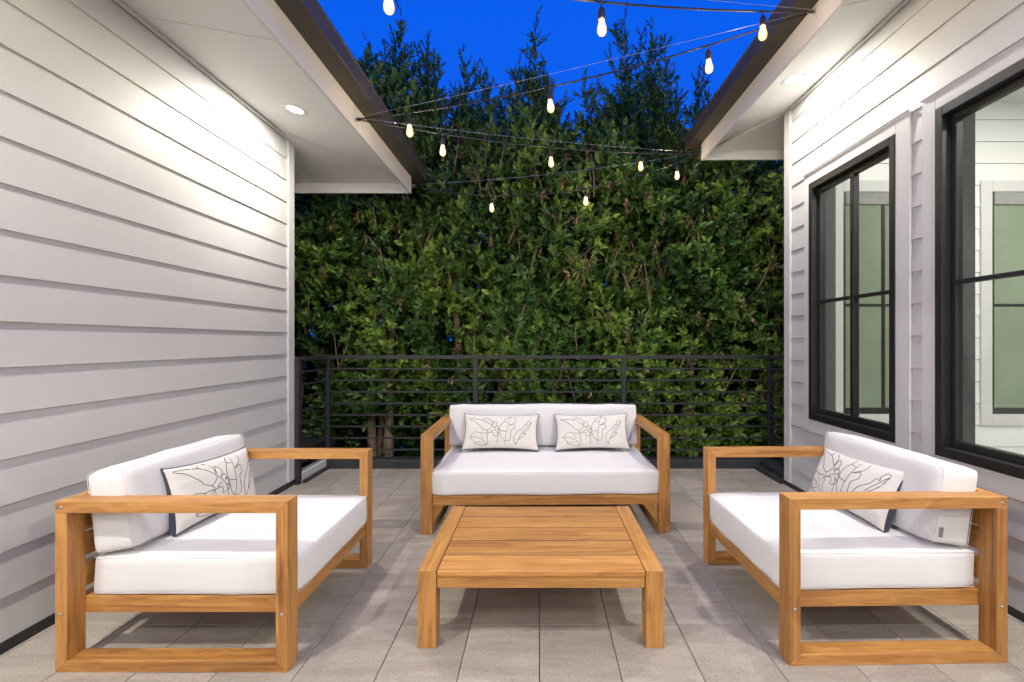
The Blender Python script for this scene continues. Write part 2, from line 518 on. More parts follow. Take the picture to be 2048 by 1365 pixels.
# ---- right wing: siding with two black windows and a room behind
right = thing('right_house_wing', 'white house wing on the right with two black framed windows and a lit room', 'house', (0, 0, 0))
ER = 4.026
WZ0, WZ1 = 0.632, 2.486
WINS = [(2.770, 3.656), (0.95, 2.489)]
T = 0.18
wall_cuts = [(YB, WINS[1][0]), (WINS[1][1], WINS[0][0]), (WINS[0][1], ER - .012)]
for a, b in wall_cuts:
    box('wall', XR + .006, XR + T, a, b, -0.9, 3.30, M['inside'], right, 0)
for a, b in WINS:
    box('wall', XR + .006, XR + T, a + .0005, b - .0005, -0.9, WZ0, M['inside'], right, 0)
    box('wall', XR + .006, XR + T, a + .0005, b - .0005, WZ1, 3.30, M['inside'], right, 0)
CAS = 0.088
cas = [(a - (CAS + .02 if i == 0 else CAS), b + (CAS if i == 1 else .070)) for i, (a, b) in enumerate(WINS)]
Z_C0, Z_C1 = WZ0 - .10, WZ1 + .084
z = 3.108 - LAP * 17
while z < 3.23:
    zb, zt = max(z, .038), min(z + LAP, 3.245)
    if zt <= Z_C0 or zb >= Z_C1:
        board(right, XR, -1, YB, ER - .095, zb, zt)
    else:
        parts = []
        if zb < Z_C0: board(right, XR, -1, YB, ER - .095, zb, Z_C0); zb = Z_C0
        if zt > Z_C1: board(right, XR, -1, YB, ER - .095, Z_C1, zt); zt = Z_C1
        for a, b in ((YB, cas[1][0]), (cas[1][1], cas[0][0]), (cas[0][1], ER - .095)):
            board(right, XR, -1, a + .001, b - .001, zb, zt)
    z += LAP
box('corner_board', XR - .022, XR + .02, ER - .093, ER, 0.04, 3.25, M['trim'], right, 0.002)
box('corner_board', XR + .0205, 2.35, ER - .012, ER + .012, 0.04, 3.25, M['trim'], right, 0.002)
box('frieze_board', XR - .028, XR - .0155, YB, ER - .095, 3.205, 3.226, M['trim'], right, 0.002)
box('base_flashing', XR - .016, XR + .002, YB, ER - .01, -0.004, 0.032, M['curb'], right, 0.001)
box('wall', 2.36, 7.0, ER - .02, ER, -0.9, 3.30, M['siding'], right, 0)

for i, (a, b) in enumerate(WINS):
    w = obj('window', prism_mesh('window', [(a, WZ0), (b, WZ0), (b, WZ0 + .052), (a, WZ0 + .052)], 'x', XR - .024, XR + .085, .002), M['frame'], right)
    w['label'] = ['narrower black window beside the corner of the house', 'wide black window cut by the picture edge'][i]
    ca, cb = cas[i]
    # white casing boards, proud of the siding
    for args in ((ca, a - .001, Z_C0, Z_C1), (b + .001, cb, Z_C0, Z_C1)):
        box('casing', XR - .020, XR + .004, args[0], args[1], args[2], args[3], M['trim'], w, .0015)
    box('casing', XR - .020, XR + .004, a, b, WZ1 + .001, Z_C1, M['trim'], w, .0015)
    box('casing', XR - .020, XR + .004, a, b, Z_C0, WZ0 - .001, M['trim'], w, .0015)
    box('head_flashing', XR - .034, XR - .0195, ca, cb, Z_C1 + .001, Z_C1 + .007, M['trim'], w, .001)
    # outer frame: jambs and head
    F0, F1 = XR - .024, XR + .085
    box('jamb', F0, F1, a, a + .045, WZ0 + .053, WZ1, M['frame'], w, .002)
    box('jamb', F0, F1, b - .045, b, WZ0 + .053, WZ1, M['frame'], w, .002)
    box('head', F0, F1, a + .046, b - .046, WZ1 - .050, WZ1, M['frame'], w, .002)
    # stepped sash, set back
    G0, G1 = XR + .022, XR + .060
    ia, ib, jz0, jz1 = a + .046, b - .046, WZ0 + .053, WZ1 - .051
    box('sash', G0, G1, ia, ia + .032, jz0, jz1, M['frame'], w, .003)
    box('sash', G0, G1, ib - .032, ib, jz0, jz1, M['frame'], w, .003)
    box('sash', G0, G1, ia + .033, ib - .033, jz1 - .034, jz1, M['frame'], w, .003)
    box('sash', G0, G1, ia + .033, ib - .033, jz0, jz0 + .038, M['frame'], w, .003)
    mid = (a + b) / 2 if i == 0 else 1.75
    box('mullion', XR + .018, XR + .060, mid - .019, mid + .019, jz0 + .039, jz1 - .035, M['frame'], w, .003)
    for (p0, p1) in ((ia + .033, mid - .0195), (mid + .0195, ib - .033)):
        box('muntin', XR + .016, XR + .054, p0, p1, 1.538, 1.562, M['frame'], w, .002)
        for zz0, zz1 in ((jz0 + .039, 1.537), (1.563, jz1 - .035)):
            box('pane', XR + .036, XR + .041, p0 + .001, p1 - .001, zz0, zz1, M['glass'], w, 0)
    # dark inner lining of the opening
    L0, L1 = XR + .0855, XR + T + .004
    box('lining', L0, L1, b - .012, b - .0006, WZ0, WZ1, M['reveal'], w, 0)
    box('lining', L0, L1, a + .0006, a + .012, WZ0, WZ1, M['reveal'], w, 0)
    box('lining', L0, L1, a + .0125, b - .0125, WZ1 - .012, WZ1 - .0006, M['inside'], w, 0)
    box('lining', L0, L1, a + .0125, b - .0125, WZ0 + .0006, WZ0 + .012, M['inside'], w, 0)

# the room behind the windows
RE = 3.90
RW = [(2.55, 3.24), (3.80, 4.49)]
RZ0, RZ1 = 0.635, 2.50
box('room_floor', XR + T, 6.6, YB, RE + .1, -0.10, 0.0, M['trim'], right, 0)
box('room_ceiling', XR + T, 6.6, YB, RE + .1, 3.30, 3.36, M['inside'], right, 0)
box('room_wall', 6.6, 6.7, YB, RE + .1, -.1, 3.36, M['inside'], right, 0)
box('room_wall', XR + T, 6.6, RE + .004, RE + .1, 0.001, 3.299, M['inside'], right, 0)
def shiplap(x0, x1, zb, zt):
    if x1 - x0 < .02 or zt - zb < .02: return
    prism('shiplap_board', [(RE + .004, zb + .004), (RE - .010, zb + .004), (RE - .004, zt), (RE + .004, zt)], 'x', x0, x1, M['inside'], right, .0008)
z = 3.108 - LAP * 17
RC = .095
while z < 3.25:
    zb, zt = max(z, 0), min(z + LAP, 3.29)
    if zt <= RZ0 - RC + .05 or zb >= RZ1 + RC - .05:
        shiplap(XR + T + .002, 6.6, zb, zt)
    else:
        xs = [XR + T + .002] + [v for a, b in RW for v in (a - RC, b + RC)] + [6.6]
        for a, b in zip(xs[::2], xs[1::2]): shiplap(a, b, zb, zt)
    z += LAP
for a, b in RW:
    w = obj('inner_window', prism_mesh('inner_window', [(a, RZ0), (b, RZ0), (b, RZ0 + .05), (a, RZ0 + .05)], 'y', RE - .014, RE + .003, .002), M['frame'], right)
    for q in ((a - RC, a - .001, RZ0 - RC, RZ1 + RC), (b + .001, b + RC, RZ0 - RC, RZ1 + RC), (a, b, RZ1 + .001, RZ1 + RC), (a, b, RZ0 - RC, RZ0 - .001)):
        box('casing', q[0], q[1], RE - .022, RE + .003, q[2], q[3], M['trim'], w, .001)
    box('jamb', a, a + .022, RE - .014, RE + .003, RZ0 + .051, RZ1, M['frame'], w, .001)
    box('jamb', b - .022, b, RE - .014, RE + .003, RZ0 + .051, RZ1, M['frame'], w, .001)
    box('blind_roll', a + .023, b - .023, RE - .018, RE + .003, RZ1 - .105, RZ1, M['shade'], w, .004)
    mid = (a + b) / 2
    box('mullion', mid - .013, mid + .013, RE - .010, RE + .003, RZ0 + .051, RZ1 - .106, M['frame'], w, .001)
    for p0, p1 in ((a + .023, mid - .0135), (mid + .0135, b - .023)):
        box('muntin', p0, p1, RE - .009, RE + .003, 1.54, 1.56, M['frame'], w, .001)
        box('pane', p0, p1, RE - .003, RE + .0035, RZ0 + .051, 1.5395, M['frost'], w, 0)
        box('pane', p0, p1, RE - .003, RE + .0035, 1.5605, RZ1 - .106, M['frost'], w, 0)

FXR, YER, ZSR, SR = 1.597, 4.573, 3.121, .206
def zr(x, y): return 3.235 - SR * max(XR - x, y - 4.02)
FSR, YSR = FXR + .012, YER - .012
for y0, y1 in ((YB, 0.3), (0.303, 2.62)):
    soffit_piece(right, [(2.6, y0, zr(2.6, y0)), (FSR, y0, zr(FSR, y0)), (FSR, y1, zr(FSR, y1)), (2.6, y1, zr(2.6, y1))])
soffit_piece(right, [(2.6, 2.623, zr(2.6, 2.623)), (FSR, 2.623, ZSR), (FSR, YSR, ZSR), (2.6, 3.57, zr(2.6, 3.57))])
soffit_piece(right, [(2.6, 3.574, zr(2.6, 3.57)), (FSR, YSR + .004, ZSR), (7, YSR, ZSR), (7, 3.574, zr(7, 3.57))])
# narrow moulding along the hip joint of the soffit
tube('hip_moulding', [(XR - .01, 4.01, zr(XR, 4.02) - .006), (FSR + .05, YSR - .05, ZSR - .002)], .009, M['trim'], right, 4)
box('fascia', FXR, FXR + .024, YB, YER, 3.035, 3.193, M['trim'], right, 0.002)
box('fascia', FXR + .0245, 7, YER - .024, YER, 3.035, 3.193, M['trim'], right, 0.002)
gutter(right, -1, FXR, YER, 3.193, 7)
roof_slab(right, -1, FXR, YER, 3.307, 8.5)

# ---- wall that closes the terrace behind the viewpoint
rear = thing('rear_house_wall', 'white siding house wall closing the terrace behind the viewpoint', 'house', (0, 0, 0))
box('wall', -7, 7, YB - .3, YB - .02, -.9, 3.9, M['siding'], rear, 0)

# ------------------------------------------------------------------ soffit downlights
def downlight(x, y, zf, slope_x, label):
    zc = zf(x, y)
    t = thing('recessed_downlight', label, 'light', (x, y, zc), 0, 'round downlights in the soffits')
    t.rotation_euler = (0, slope_x, 0)
    lathe('trim_ring', [(.070, .004), (.083, .004), (.083, -.003), (.077, -.005), (.070, -.003)], M['trim'], t, 28)
    lathe('lens', [(.0695, .003), (.0695, -.002), (.03, -.0045), (.002, -.005)], M['lens'], t, 28)
    ld = bpy.data.lights.new('downlight', 'AREA'); ld.shape = 'DISK'; ld.size = .11; ld.energy = LAMP_W * (.55 if y > 3 else 1.45 if y > 0 else 1.05)
    ld.color = (1.0, 0.96, 0.87)
    lo = bpy.data.objects.new('downlight', ld); COL.objects.link(lo); lo.parent = t; lo.location = (0, 0, -.012)
    return t
for y in (3.304, 0.45, -1.1, -2.8):
    downlight(-1.748, y, zl, math.atan(SL), 'lit round downlight in the left soffit above the lap siding wall' if y > 3 else ('second downlight of the left soffit, close beside the viewpoint' if y > 0 else 'third downlight of the left soffit, behind the viewpoint' if y > -2 else 'last downlight of the left soffit, at the closing wall behind the viewpoint'))
    downlight(1.871, y + .1, zr, -math.atan(SR), 'lit round downlight in the right soffit above the narrower window' if y > 3 else ('second downlight of the right soffit, close beside the viewpoint' if y > 0 else 'third downlight of the right soffit, behind the viewpoint' if y > -2 else 'last downlight of the right soffit, at the closing wall behind the viewpoint'))
for (x, y, lb) in ((3.6, 2.6, 'lit room ceiling lamp nearest the end wall with the green panes'), (3.6, 0.6, 'lit room ceiling lamp behind the wide black window'), (5.2, 2.0, 'lit room ceiling lamp deepest in the room, away from the terrace')):
    t = thing('ceiling_lamp', lb, 'light', (x, y, 3.298), 0, 'ceiling lamps in the right room')
    lathe('lens', [(.09, 0), (.09, -.012), (.06, -.022), (.002, -.025)], M['lens'], t, 24)
    ld = bpy.data.lights.new('room_lamp', 'AREA'); ld.shape = 'DISK'; ld.size = .2; ld.energy = ROOM_W; ld.color = (1, .95, .88)
    lo = bpy.data.objects.new('room_lamp', ld); COL.objects.link(lo); lo.parent = t; lo.location = (0, 0, -.04)

# ------------------------------------------------------------------ railing and curb
RY = 4.585
rl = thing('metal_railing', 'black metal railing with thin horizontal bars along the back of the terrace', 'railing', (0, RY, 0))
PX = [-2.10, -.634, .832, 2.285]
def rbox(n, x0, x1, y0, y1, z0, z1, bv=.0015): return box(n, x0, x1, y0 - RY, y1 - RY, z0, z1, M['rail'], rl, bv)
for i, x in enumerate(PX):
    rbox('post', x - .024, x + .024, RY - .02, RY + .02, .06, 1.072)
rbox('post', -2.135, -2.087, 3.985 + .025, 4.035 + .025, 0.0, 1.109)
rbox('top_rail', -2.125, 2.31, RY - .022, RY + .022, 1.073, 1.109)
rbox('top_rail', -2.125, -2.085, 4.061, RY - .0225, 1.073, 1.109)
rbox('top_rail', 2.265, 2.305, 4.04, RY - .0225, 1.073, 1.109)
for q in range(8):
    zc = .975 - .1145 * q
    for a, b in zip(PX[:-1], PX[1:]):
        rbox('bar', a + .0245, b - .0245, RY - .008, RY + .008, zc - .0085, zc + .0085, .001)
    rbox('bar', -2.115, -2.099, 4.061, RY - .0205, zc - .0085, zc + .0085, .001)
    rbox('bar', 2.277, 2.293, 4.04, RY - .0205, zc - .0085, zc + .0085, .001)

cb = thing('terrace_curb', 'low dark curb under the railing around the far edge of the terrace', 'curb', (0, 4.6, 0))
def cbox(n, x0, x1, y0, y1, z0, z1, m): return box(n, x0, x1, y0 - 4.6, y1 - 4.6, z0, z1, m, cb, .004)
cbox('curb', -2.02, 2.16, 4.531, 4.68, -.01, .082, M['curb'])
cbox('curb', -2.30, -2.0205, 4.53, 4.68, -.01, .082, M['curb'])
cbox('side_strip', -2.085, -2.055, 4.065, 4.529, -.01, .028, M['curb'])
cbox('white_upstand', -2.16, -2.0855, 4.065, 4.529, -.01, .092, M['trim'])
cbox('curb', 2.1605, 2.34, 4.04, 4.68, -.01, .082, M['curb'])
cbox('side_strip', 2.10, 2.16, 4.04, 4.530, -.01, .035, M['curb'])
lr = box('lower_roof', -3.6, -2.20, 4.06, 5.0, .12, .21, M['curb'], None, .004)
lr['label'] = 'flat dark lower roof edge outside the left end of the railing'; lr['category'] = 'roof'

# ------------------------------------------------------------------ teak lounge seating
def cushion_mesh(name, w, d, h, r=.028, puff=.010, seed=0):
    """soft box centred in x,y with its base at z=0"""
    nx, ny, nz = max(6, int(w / .07)), max(4, int(d / .07)), 5
    bm = bmesh.new()
    bmesh.ops.create_cube(bm, size=1)
    bmesh.ops.subdivide_edges(bm, edges=list(bm.edges), cuts=9, use_grid_fill=True)
    rs = random.Random(seed)
    ph = [rs.uniform(0, 6) for _ in range(6)]
    for v in bm.verts:
        p = Vector((v.co.x * w, v.co.y * d, v.co.z * h))
        # pull grid lines towards the edges so the rounding is crisp
        for ax, s_ in ((0, w), (1, d), (2, h)):
            t = v.co[ax] * 2
            t = math.copysign(abs(t) ** .62, t) if abs(t) > 1e-6 else 0
            p[ax] = t * s_ / 2
        q = Vector([max(-s_ / 2 + r, min(s_ / 2 - r, c)) for c, s_ in zip(p, (w, d, h))])
        dlt = p - q
        if dlt.length > 1e-9: p = q + dlt.normalized() * r
        u, vv, ww = 2 * p.x / w, 2 * p.y / d, 2 * p.z / h
        cu, cv, cw = max(0, 1 - u * u), max(0, 1 - vv * vv), max(0, 1 - ww * ww)
        wob = .0028 * math.sin(9 * p.x + ph[0]) * math.cos(7 * p.y + ph[1]) + .0022 * math.sin(21 * p.x + 13 * p.y + 17 * p.z + ph[2])
        p.z += (puff * (cu * cv) ** .5 + wob) * ww
        p.y += (puff * .7 * (cu * cw) ** .5 + wob) * vv
        p.x += (puff * .7 * (cv * cw) ** .5 + wob) * u
        v.co = p + Vector((0, 0, h / 2))
    return bm_mesh(name, bm, 0, True)

def seam_loop(w, d, z, r, rad=.0016):
    pts = []
    for cx, cy, a0 in ((w / 2 - r, d / 2 - r, 0), (-w / 2 + r, d / 2 - r, 90), (-w / 2 + r, -d / 2 + r, 180), (w / 2 - r, -d / 2 + r, 270)):
        for q in range(0, 91, 18):
            a = R(a0 + q); pts.append((cx + r * math.cos(a), cy + r * math.sin(a), z))
    return pts

AW, AT = .074, .044         # arm members: width across, thickness
ARM_H, DEPTH = .640, .870
def screw(parent, x, y, z, nx):
    o = lathe('screw', [(.0062, 0), (.0062, .0018), (.003, .0026)], M['steel'], parent, 10, (x, y, z))
    o.rotation_euler = (0, R(90) * nx, 0)
    return o

def lounge(name, label, cat, width, loc, rz, seed, tag_side=0, D=DEPTH):
    t = thing(name, label, cat, loc, rz, 'teak lounge seats around the low table')
    hw = width / 2; H = ARM_H; th = AT
    for s in (-1, 1):
        x0, x1 = (s * hw, s * (hw - AW))
        x0, x1 = min(x0, x1), max(x0, x1)
        # members of the side frame, mitred at the front corners and at the rear foot
        prism('arm', [(0, H), (D, H), (D, H - th), (th, H - th)], 'x', x0, x1, M['teak'], t)
        prism('front_leg', [(0, .0), (0, H - .0004), (th, H - th - .0004), (th, th)], 'x', x0, x1, M['teak'], t)
        prism('runner', [(.0004, 0), (D - .0004, 0), (D - th, th - .0004), (th, th - .0004)], 'x', x0, x1, M['teak'], t)
        prism('rear_leg', [(D, 0), (D, H - th - .0006), (D - th * 1.0, H - th - .0006), (D - th, th)], 'x', x0, x1, M['teak'], t)
        # side rail of the seat, on the inner face of the side frame
        a, b = (x1 + .0004, x1 + .030) if s < 0 else (x0 - .030, x0 - .0004)
        box('side_rail', a, b, .0465, D - .0405, .1825, .2475, M['teak'], t, .0015)
        for (yy, zz) in ((D - .022, H - .022), (D - .022, .217), (.022, .217)):
            screw(t, s * hw, yy, zz, s)
    ix = hw - AW - .0005
    box('front_rail', -ix, ix, .010, .010 + .036, .183, .248, M['teak'], t, .0015)
    box('back_rail', -ix, ix, D - .040, D - .004, .183, .248, M['teak'], t, .0015)
    box('top_rail', -ix, ix, D - .040, D - .002, H - .042, H, M['teak'], t, .0015)
    for zb in (.280, .400, .500):
        box('back_slat', -ix, ix, D - .034, D - .012, zb, min(zb + .088, H - .055), M['teak'], t, .0015)
    for q in range(6):
        yy = .08 + q * .125
        box('seat_slat', -ix + .031, ix - .031, yy, yy + .07, .222, .242, M['teak'], t, .001)
    cw = 2 * ix - .004
    c = obj('seat_cushion', cushion_mesh('seat_cushion', cw + .010, .80, .155, .020, .008, seed), M['cushion'], t, (0, .400, .2485))
    tube('seam', seam_loop(cw + .011, .801, .149, .020), .0010, M['cushion'], c, 5, True)
    tube('seam', seam_loop(cw + .011, .801, .010, .020), .0010, M['cushion'], c, 5, True)
    bw = cw + .012
    bc = obj('back_cushion', cushion_mesh('back_cushion', bw, .315, .150, .020, .010, seed + 5), M['cushion'], t)
    # stands on its long edge, leaning back a little
    bc.location = (0, .688, .575); bc.rotation_euler = (R(90 - 8), 0, 0)
    bc.location = (0, .770 + .0, .407 + .158)
    bc.location.y = D - .063
    s1 = tube('seam', seam_loop(bw + .001, .316, .144, .020), .0010, M['cushion'], bc, 5, True)
    s2 = tube('seam', seam_loop(bw + .001, .316, .008, .020), .0010, M['cushion'], bc, 5, True)
    if tag_side:
        tg = box('care_tag', 0, .0015, -.040, 0, .0, .016, M['tag'], bc, 0)
        tg.location = (tag_side * bw / 2 + .0035 * tag_side, -.085, .118)
    return t

sofa = lounge('teak_loveseat', 'wide two seat teak loveseat with white cushions facing the camera before the railing', 'sofa', 1.612, (.042, 2.986, 0), R(1.0), 3)
lch = lounge('teak_armchair', 'teak armchair with white cushions against the plain siding wall on the left', 'armchair', .880, (-.943, 2.170, 0), R(90), 17)
rch = lounge('teak_armchair', 'teak armchair with a grey tag on its back cushion, in front of the windows', 'armchair', .880, (.944, 2.204, 0), R(-90 + 1.2), 29, 1, .852)

# ------------------------------------------------------------------ scatter cushions with a line drawing of leaves
ART = [
 [(262,240),(330,240),(400,252),(450,280),(500,325),(530,370),(545,410),(543,455),(545,492)],
 [(262,245),(310,262),(350,295),(375,315),(388,336),(430,355),(462,380),(482,360),(505,352)],
 [(430,355),(450,348),(485,318)],[(462,380),(490,374),(505,392),(500,408),(520,412),(540,405)],
 [(400,252),(393,240),(420,230),(460,240),(485,268),(482,302)],
 [(488,300),(500,262),(525,275),(530,300),(505,328)],[(508,326),(535,312),(548,328),(530,348)],
 [(535,346),(553,340),(551,366),(538,374)],[(540,378),(556,380),(550,400),(544,408)],
 [(658,213),(640,290),(625,370),(612,440),(610,492)],
 [(658,213),(615,232),(600,258),(638,268)],[(600,258),(568,300),(562,352),(620,366)],
 [(562,358),(566,400),(588,440),(612,458)],
 [(658,213),(690,215),(706,240),(700,275),(645,305),(695,292),(703,330),(668,358),(665,430),(640,455),(613,450)],
 [(860,270),(810,330),(770,380),(735,440),(710,490)],
 [(860,266),(835,255),(818,280),(822,300),(800,295),(780,330),(730,365),(700,410),(695,450),(710,485)],
 [(860,270),(842,320),(820,350),(785,380),(812,378),(790,400),(737,440)],
 [(275,415),(320,370),(375,380),(445,380),(443,430),(456,475),(435,495),(390,492),(325,475),(318,452),(275,415)],
 [(275,412),(340,420),(400,445),(432,478),(434,496)],[(375,380),(402,425)],[(320,470),(388,461)],
 [(445,380),(420,400)],
]
def smooth_line(pts, k=5):
    P = [Vector(p) for p in pts]
    if len(P) < 3: return P
    out = []
    for i in range(len(P) - 1):
        p0, p1, p2, p3 = P[max(i - 1, 0)], P[i], P[i + 1], P[min(i + 2, len(P) - 1)]
        for j in range(k):
            t = j / k
            out.append(.5 * ((2 * p1) + (-p0 + p2) * t + (2 * p0 - 5 * p1 + 4 * p2 - p3) * t * t + (-p0 + 3 * p1 - 3 * p2 + p3) * t ** 3))
    out.append(P[-1])
    return out

def pillow(label, loc, rot, w=.57, h=.285, th=.115, zoom=1.0, shift=(0, 0), seed=1):
    t = thing('lumbar_pillow', label, 'pillow', loc, 0, 'cream pillows with leaf line drawing')
    t.rotation_euler = rot
    rs = random.Random(seed)
    ph = [rs.uniform(0, 6) for _ in range(4)]
    def outline(u, v):      # u,v in -1..1 -> x,z with dog-ear corners
        x = u * w / 2 * (1 - .075 * (1 - v * v) ** .8)
        z = v * h / 2 * (1 - .13 * (1 - u * u) ** .7)
        return x, z
    def surf(u, v, side):
        x, z = outline(u, v)
        e = (max(0, 1 - u ** 2) * max(0, 1 - v ** 2)) ** .5
        d = th / 2 * (e ** .72) * (1 + .05 * math.sin(5 * u + ph[0]) * math.cos(4 * v + ph[1]))
        rim = max(abs(u), abs(v))
        d += .0022 * math.sin(34 * (u if abs(v) > abs(u) else v * .5) + ph[2]) * math.exp(-((rim - .86) / .09) ** 2)
        if side < 0: d = th / 2 * .95 * e ** .36
        return Vector((x, -side * d, z))
    def half(name, side, mat):
        N, K = 40, 24
        V = [surf(math.sin(math.pi / 2 * (2 * i / N - 1)), math.sin(math.pi / 2 * (2 * j / K - 1)), side) for j in range(K + 1) for i in range(N + 1)]
        F = []
        for j in range(K):
            for i in range(N):
                q = (j * (N + 1) + i, j * (N + 1) + i + 1, (j + 1) * (N + 1) + i + 1, (j + 1) * (N + 1) + i)
                F.append(q if side > 0 else q[::-1])
        return obj(name, mesh_from(name, V, F, True), mat, t)
    half('front_cover', 1, M['linen']); half('back_cover', -1, M['navy'])
    edge = []
    for (u0, v0), (u1, v1) in (((-1, -1), (1, -1)), ((1, -1), (1, 1)), ((1, 1), (-1, 1)), ((-1, 1), (-1, -1))):
        for q in range(16):
            s = q / 16; u, v = u0 + (u1 - u0) * s, v0 + (v1 - v0) * s
            x, z = outline(u, v); edge.append((x, 0, z))
    tube('piping', edge, .0042, M['navy'], t, 6, True)
    lines = []
    for ln in ART:
        pts = []
        for p in smooth_line([(a, b, 0) for a, b in ln]):
            u = ((p.x - 567) / 347) * zoom + shift[0]; v = ((352 - p.y) / 163) * zoom + shift[1]
            if abs(u) > .95 or abs(v) > .93:
                if len(pts) > 1: lines.append(pts)
                pts = []; continue
            q = surf(u, v, 1); pts.append(q + Vector((0, .0002, 0)))
        if len(pts) > 1: lines.append(pts)
    multi_tube('leaf_print', lines, .0016, M['ink'], t, 4)
    return t

P1 = (R(-27), 0, R(1))
pillow('cream leaf print pillow on the left half of the wide loveseat', (-.296 + .0, 3.545, .549), (R(-27), R(.8), R(1)), .585, .285, .11, seed=2)
pillow('cream leaf print pillow on the right half of the wide loveseat', (.400, 3.555, .549), (R(-27), R(-.6), R(1)), .570, .285, .11, seed=5)
pillow('cream leaf print pillow with navy back on the armchair by the plain siding wall', (-1.572, 2.237, .543), (R(-14), R(3), R(90)), .56, .285, .13, 1.12, (.06, .10), seed=8)
pillow('cream leaf print pillow with navy back on the armchair before the windows', (1.545, 2.285, .533), (R(-24), R(-2), R(-89)), .56, .285, .13, 1.12, (-.05, .10), seed=11)

# ------------------------------------------------------------------ low table
tb = thing('teak_coffee_table', 'low rectangular teak slatted coffee table in the middle of the terrace', 'table', (.006, 1.868, 0))
TWd, TD, TH = .996, .742, .311
hw = TWd / 2
LW, BT = .074, .028
for s in (-1, 1):
    x0, x1 = sorted((s * hw, s * (hw - LW)))
    prism('side_board', [(0, TH), (TD, TH), (TD - BT, TH - BT), (BT, TH - BT)], 'x', x0, x1, M['teak'], tb)
    prism('leg', [(0, 0), (0, TH - .0005), (BT, TH - BT - .0005), (LW, TH - BT - .0005), (LW, 0)], 'x', x0, x1, M['teak'], tb)
    prism('leg', [(TD, 0), (TD, TH - .0005), (TD - BT, TH - BT - .0005), (TD - LW, TH - BT - .0005), (TD - LW, 0)], 'x', x0, x1, M['teak'], tb)
    box('side_apron', x0 + .012, x1 - .012, LW + .001, TD - LW - .001, TH - BT - .058, TH - BT - .001, M['teak'], tb)
sx = hw - LW - .003
for q in range(5):
    y0 = .0015 + q * (TD - .003) / 5
    box('slat', -sx, sx, y0 + (0 if q == 0 else .005), y0 + (TD - .003) / 5 - (0 if q == 4 else .005), TH - .024, TH - .001, M['teak'], tb, .002)
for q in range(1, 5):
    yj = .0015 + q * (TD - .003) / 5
    box('gap_shade_strip', -sx, sx, yj - .0048, yj + .0048, TH - .020, TH - .0032, M['joint'], tb, 0)  # added dark strip, its colour imitates the shade in the slat gap
for y0 in (.006, TD - .030):
    box('apron', -sx, sx, y0, y0 + .024, TH - .071, TH - .0255, M['teak'], tb, .0015)

# ------------------------------------------------------------------ string lights
def sag_line(a, b, sag, n=26):
    a, b = Vector(a), Vector(b)
    return [a.lerp(b, i / n) - Vector((0, 0, 4 * sag * (i / n) * (1 - i / n))) for i in range(n + 1)]
H1 = (FXL + .012, 3.205, 1.546 + EYE)
H2 = (FXR - .012, 2.675, 1.914 + EYE)
H3 = (FXL + .012, 4.600, 1.560 + EYE)
H4 = (FXR - .012, 4.560, 1.868 + EYE)
H5 = (FXL + .012, 1.800, 1.560 + EYE)

def string(label, a, b, sag, wire_sag, ts, drops=.046, n=30, hook_a=True, hook_b=True, offs=0.0):
    o = Vector(a).lerp(Vector(b), .5)
    t = thing('string_light', label, 'string lights', (0, 0, 0), 0, 'string lights between the two eaves')
    path = sag_line(a, b, sag, n)
    tube('cable', path, .0052, M['cable'], t, 6)
    wa, wb = Vector(a) + Vector((0, 0, .012)), Vector(b) + Vector((0, 0, .008))
    tube('wire', sag_line(wa, wb, wire_sag, 12), .0018, M['steel'], t, 4)
    for tt in ts:
        p = Vector(a).lerp(Vector(b), tt) - Vector((0, 0, 4 * sag * tt * (1 - tt)))
        bo = obj('bulb', bulb_me, M['bulb'], t, p)
        sk = obj('socket', socket_me, M['socket'], bo)
        fl = obj('filament', fil_me, M['filament'], bo)
        bo.rotation_euler = (R(random.uniform(-4, 4)), R(random.uniform(-4, 4)), random.uniform(0, 6))
        ld = bpy.data.lights.new('bulb_glow', 'POINT'); ld.energy = BULB_W; ld.color = (1, .78, .48); ld.shadow_soft_size = .012
        lo = bpy.data.objects.new('bulb_glow', ld); COL.objects.link(lo); lo.parent = bo; lo.location = (0, 0, -.135)
    for p, s, on in ((a, 1, hook_a), (b, -1, hook_b)):
        if on:
            p = Vector(p)
            ring = [p + Vector((s * (.010 + .030 * math.cos(q * math.pi / 6)), 0, .010 * math.sin(q * math.pi / 6) - .002)) for q in range(12)]
            tube('hook', ring, .0032, M['steel'], t, 5, True)
    return t
tmp = lathe('bulb', [(.012, -.080), (.0130, -.092), (.0175, -.108), (.0220, -.124), (.0235, -.137), (.0218, -.150), (.016, -.160), (.008, -.165), (.001, -.166)], M['bulb'], None, 16)
bulb_me = tmp.data; bpy.data.objects.remove(tmp)
tmp = lathe('socket', [(.0035, .004), (.009, .003), (.009, -.008), (.0045, -.012), (.0045, -.028), (.010, -.030), (.0165, -.038), (.0178, -.082), (.0155, -.088), (.010, -.089)], M['socket'], None, 14)
socket_me = tmp.data; bpy.data.objects.remove(tmp)
V_, F_ = [], []
for q in range(4):
    a_ = q * math.pi / 2
    v_, f_ = tube_data([(.005 * math.cos(a_), .005 * math.sin(a_), -.085), (.011 * math.cos(a_), .011 * math.sin(a_), -.118), (.008 * math.cos(a_ + .6), .008 * math.sin(a_ + .6), -.146)], .0034, 5)
    b_ = len(V_); V_ += v_; F_ += [tuple(i + b_ for i in f) for f in f_]
fil_me = mesh_from('filament', V_, F_, True)

string('string of bulbs from the left eave hook rising across to the right eave hook', H1, H2, .085, .012, (.134, .466, .799))
string('nearest string of bulbs, leaving the right eave hook towards the top edge', H2, H5, .075, .02, (.121, .449, .784))
string('string of bulbs from the left eave hook to the far corner of the right eave', H1, H4, .075, .03, (.19, .475, .77))
string('farthest string of bulbs, between the far corners of both eaves', H3, H4, .235, .05, (.275, .605, .92))

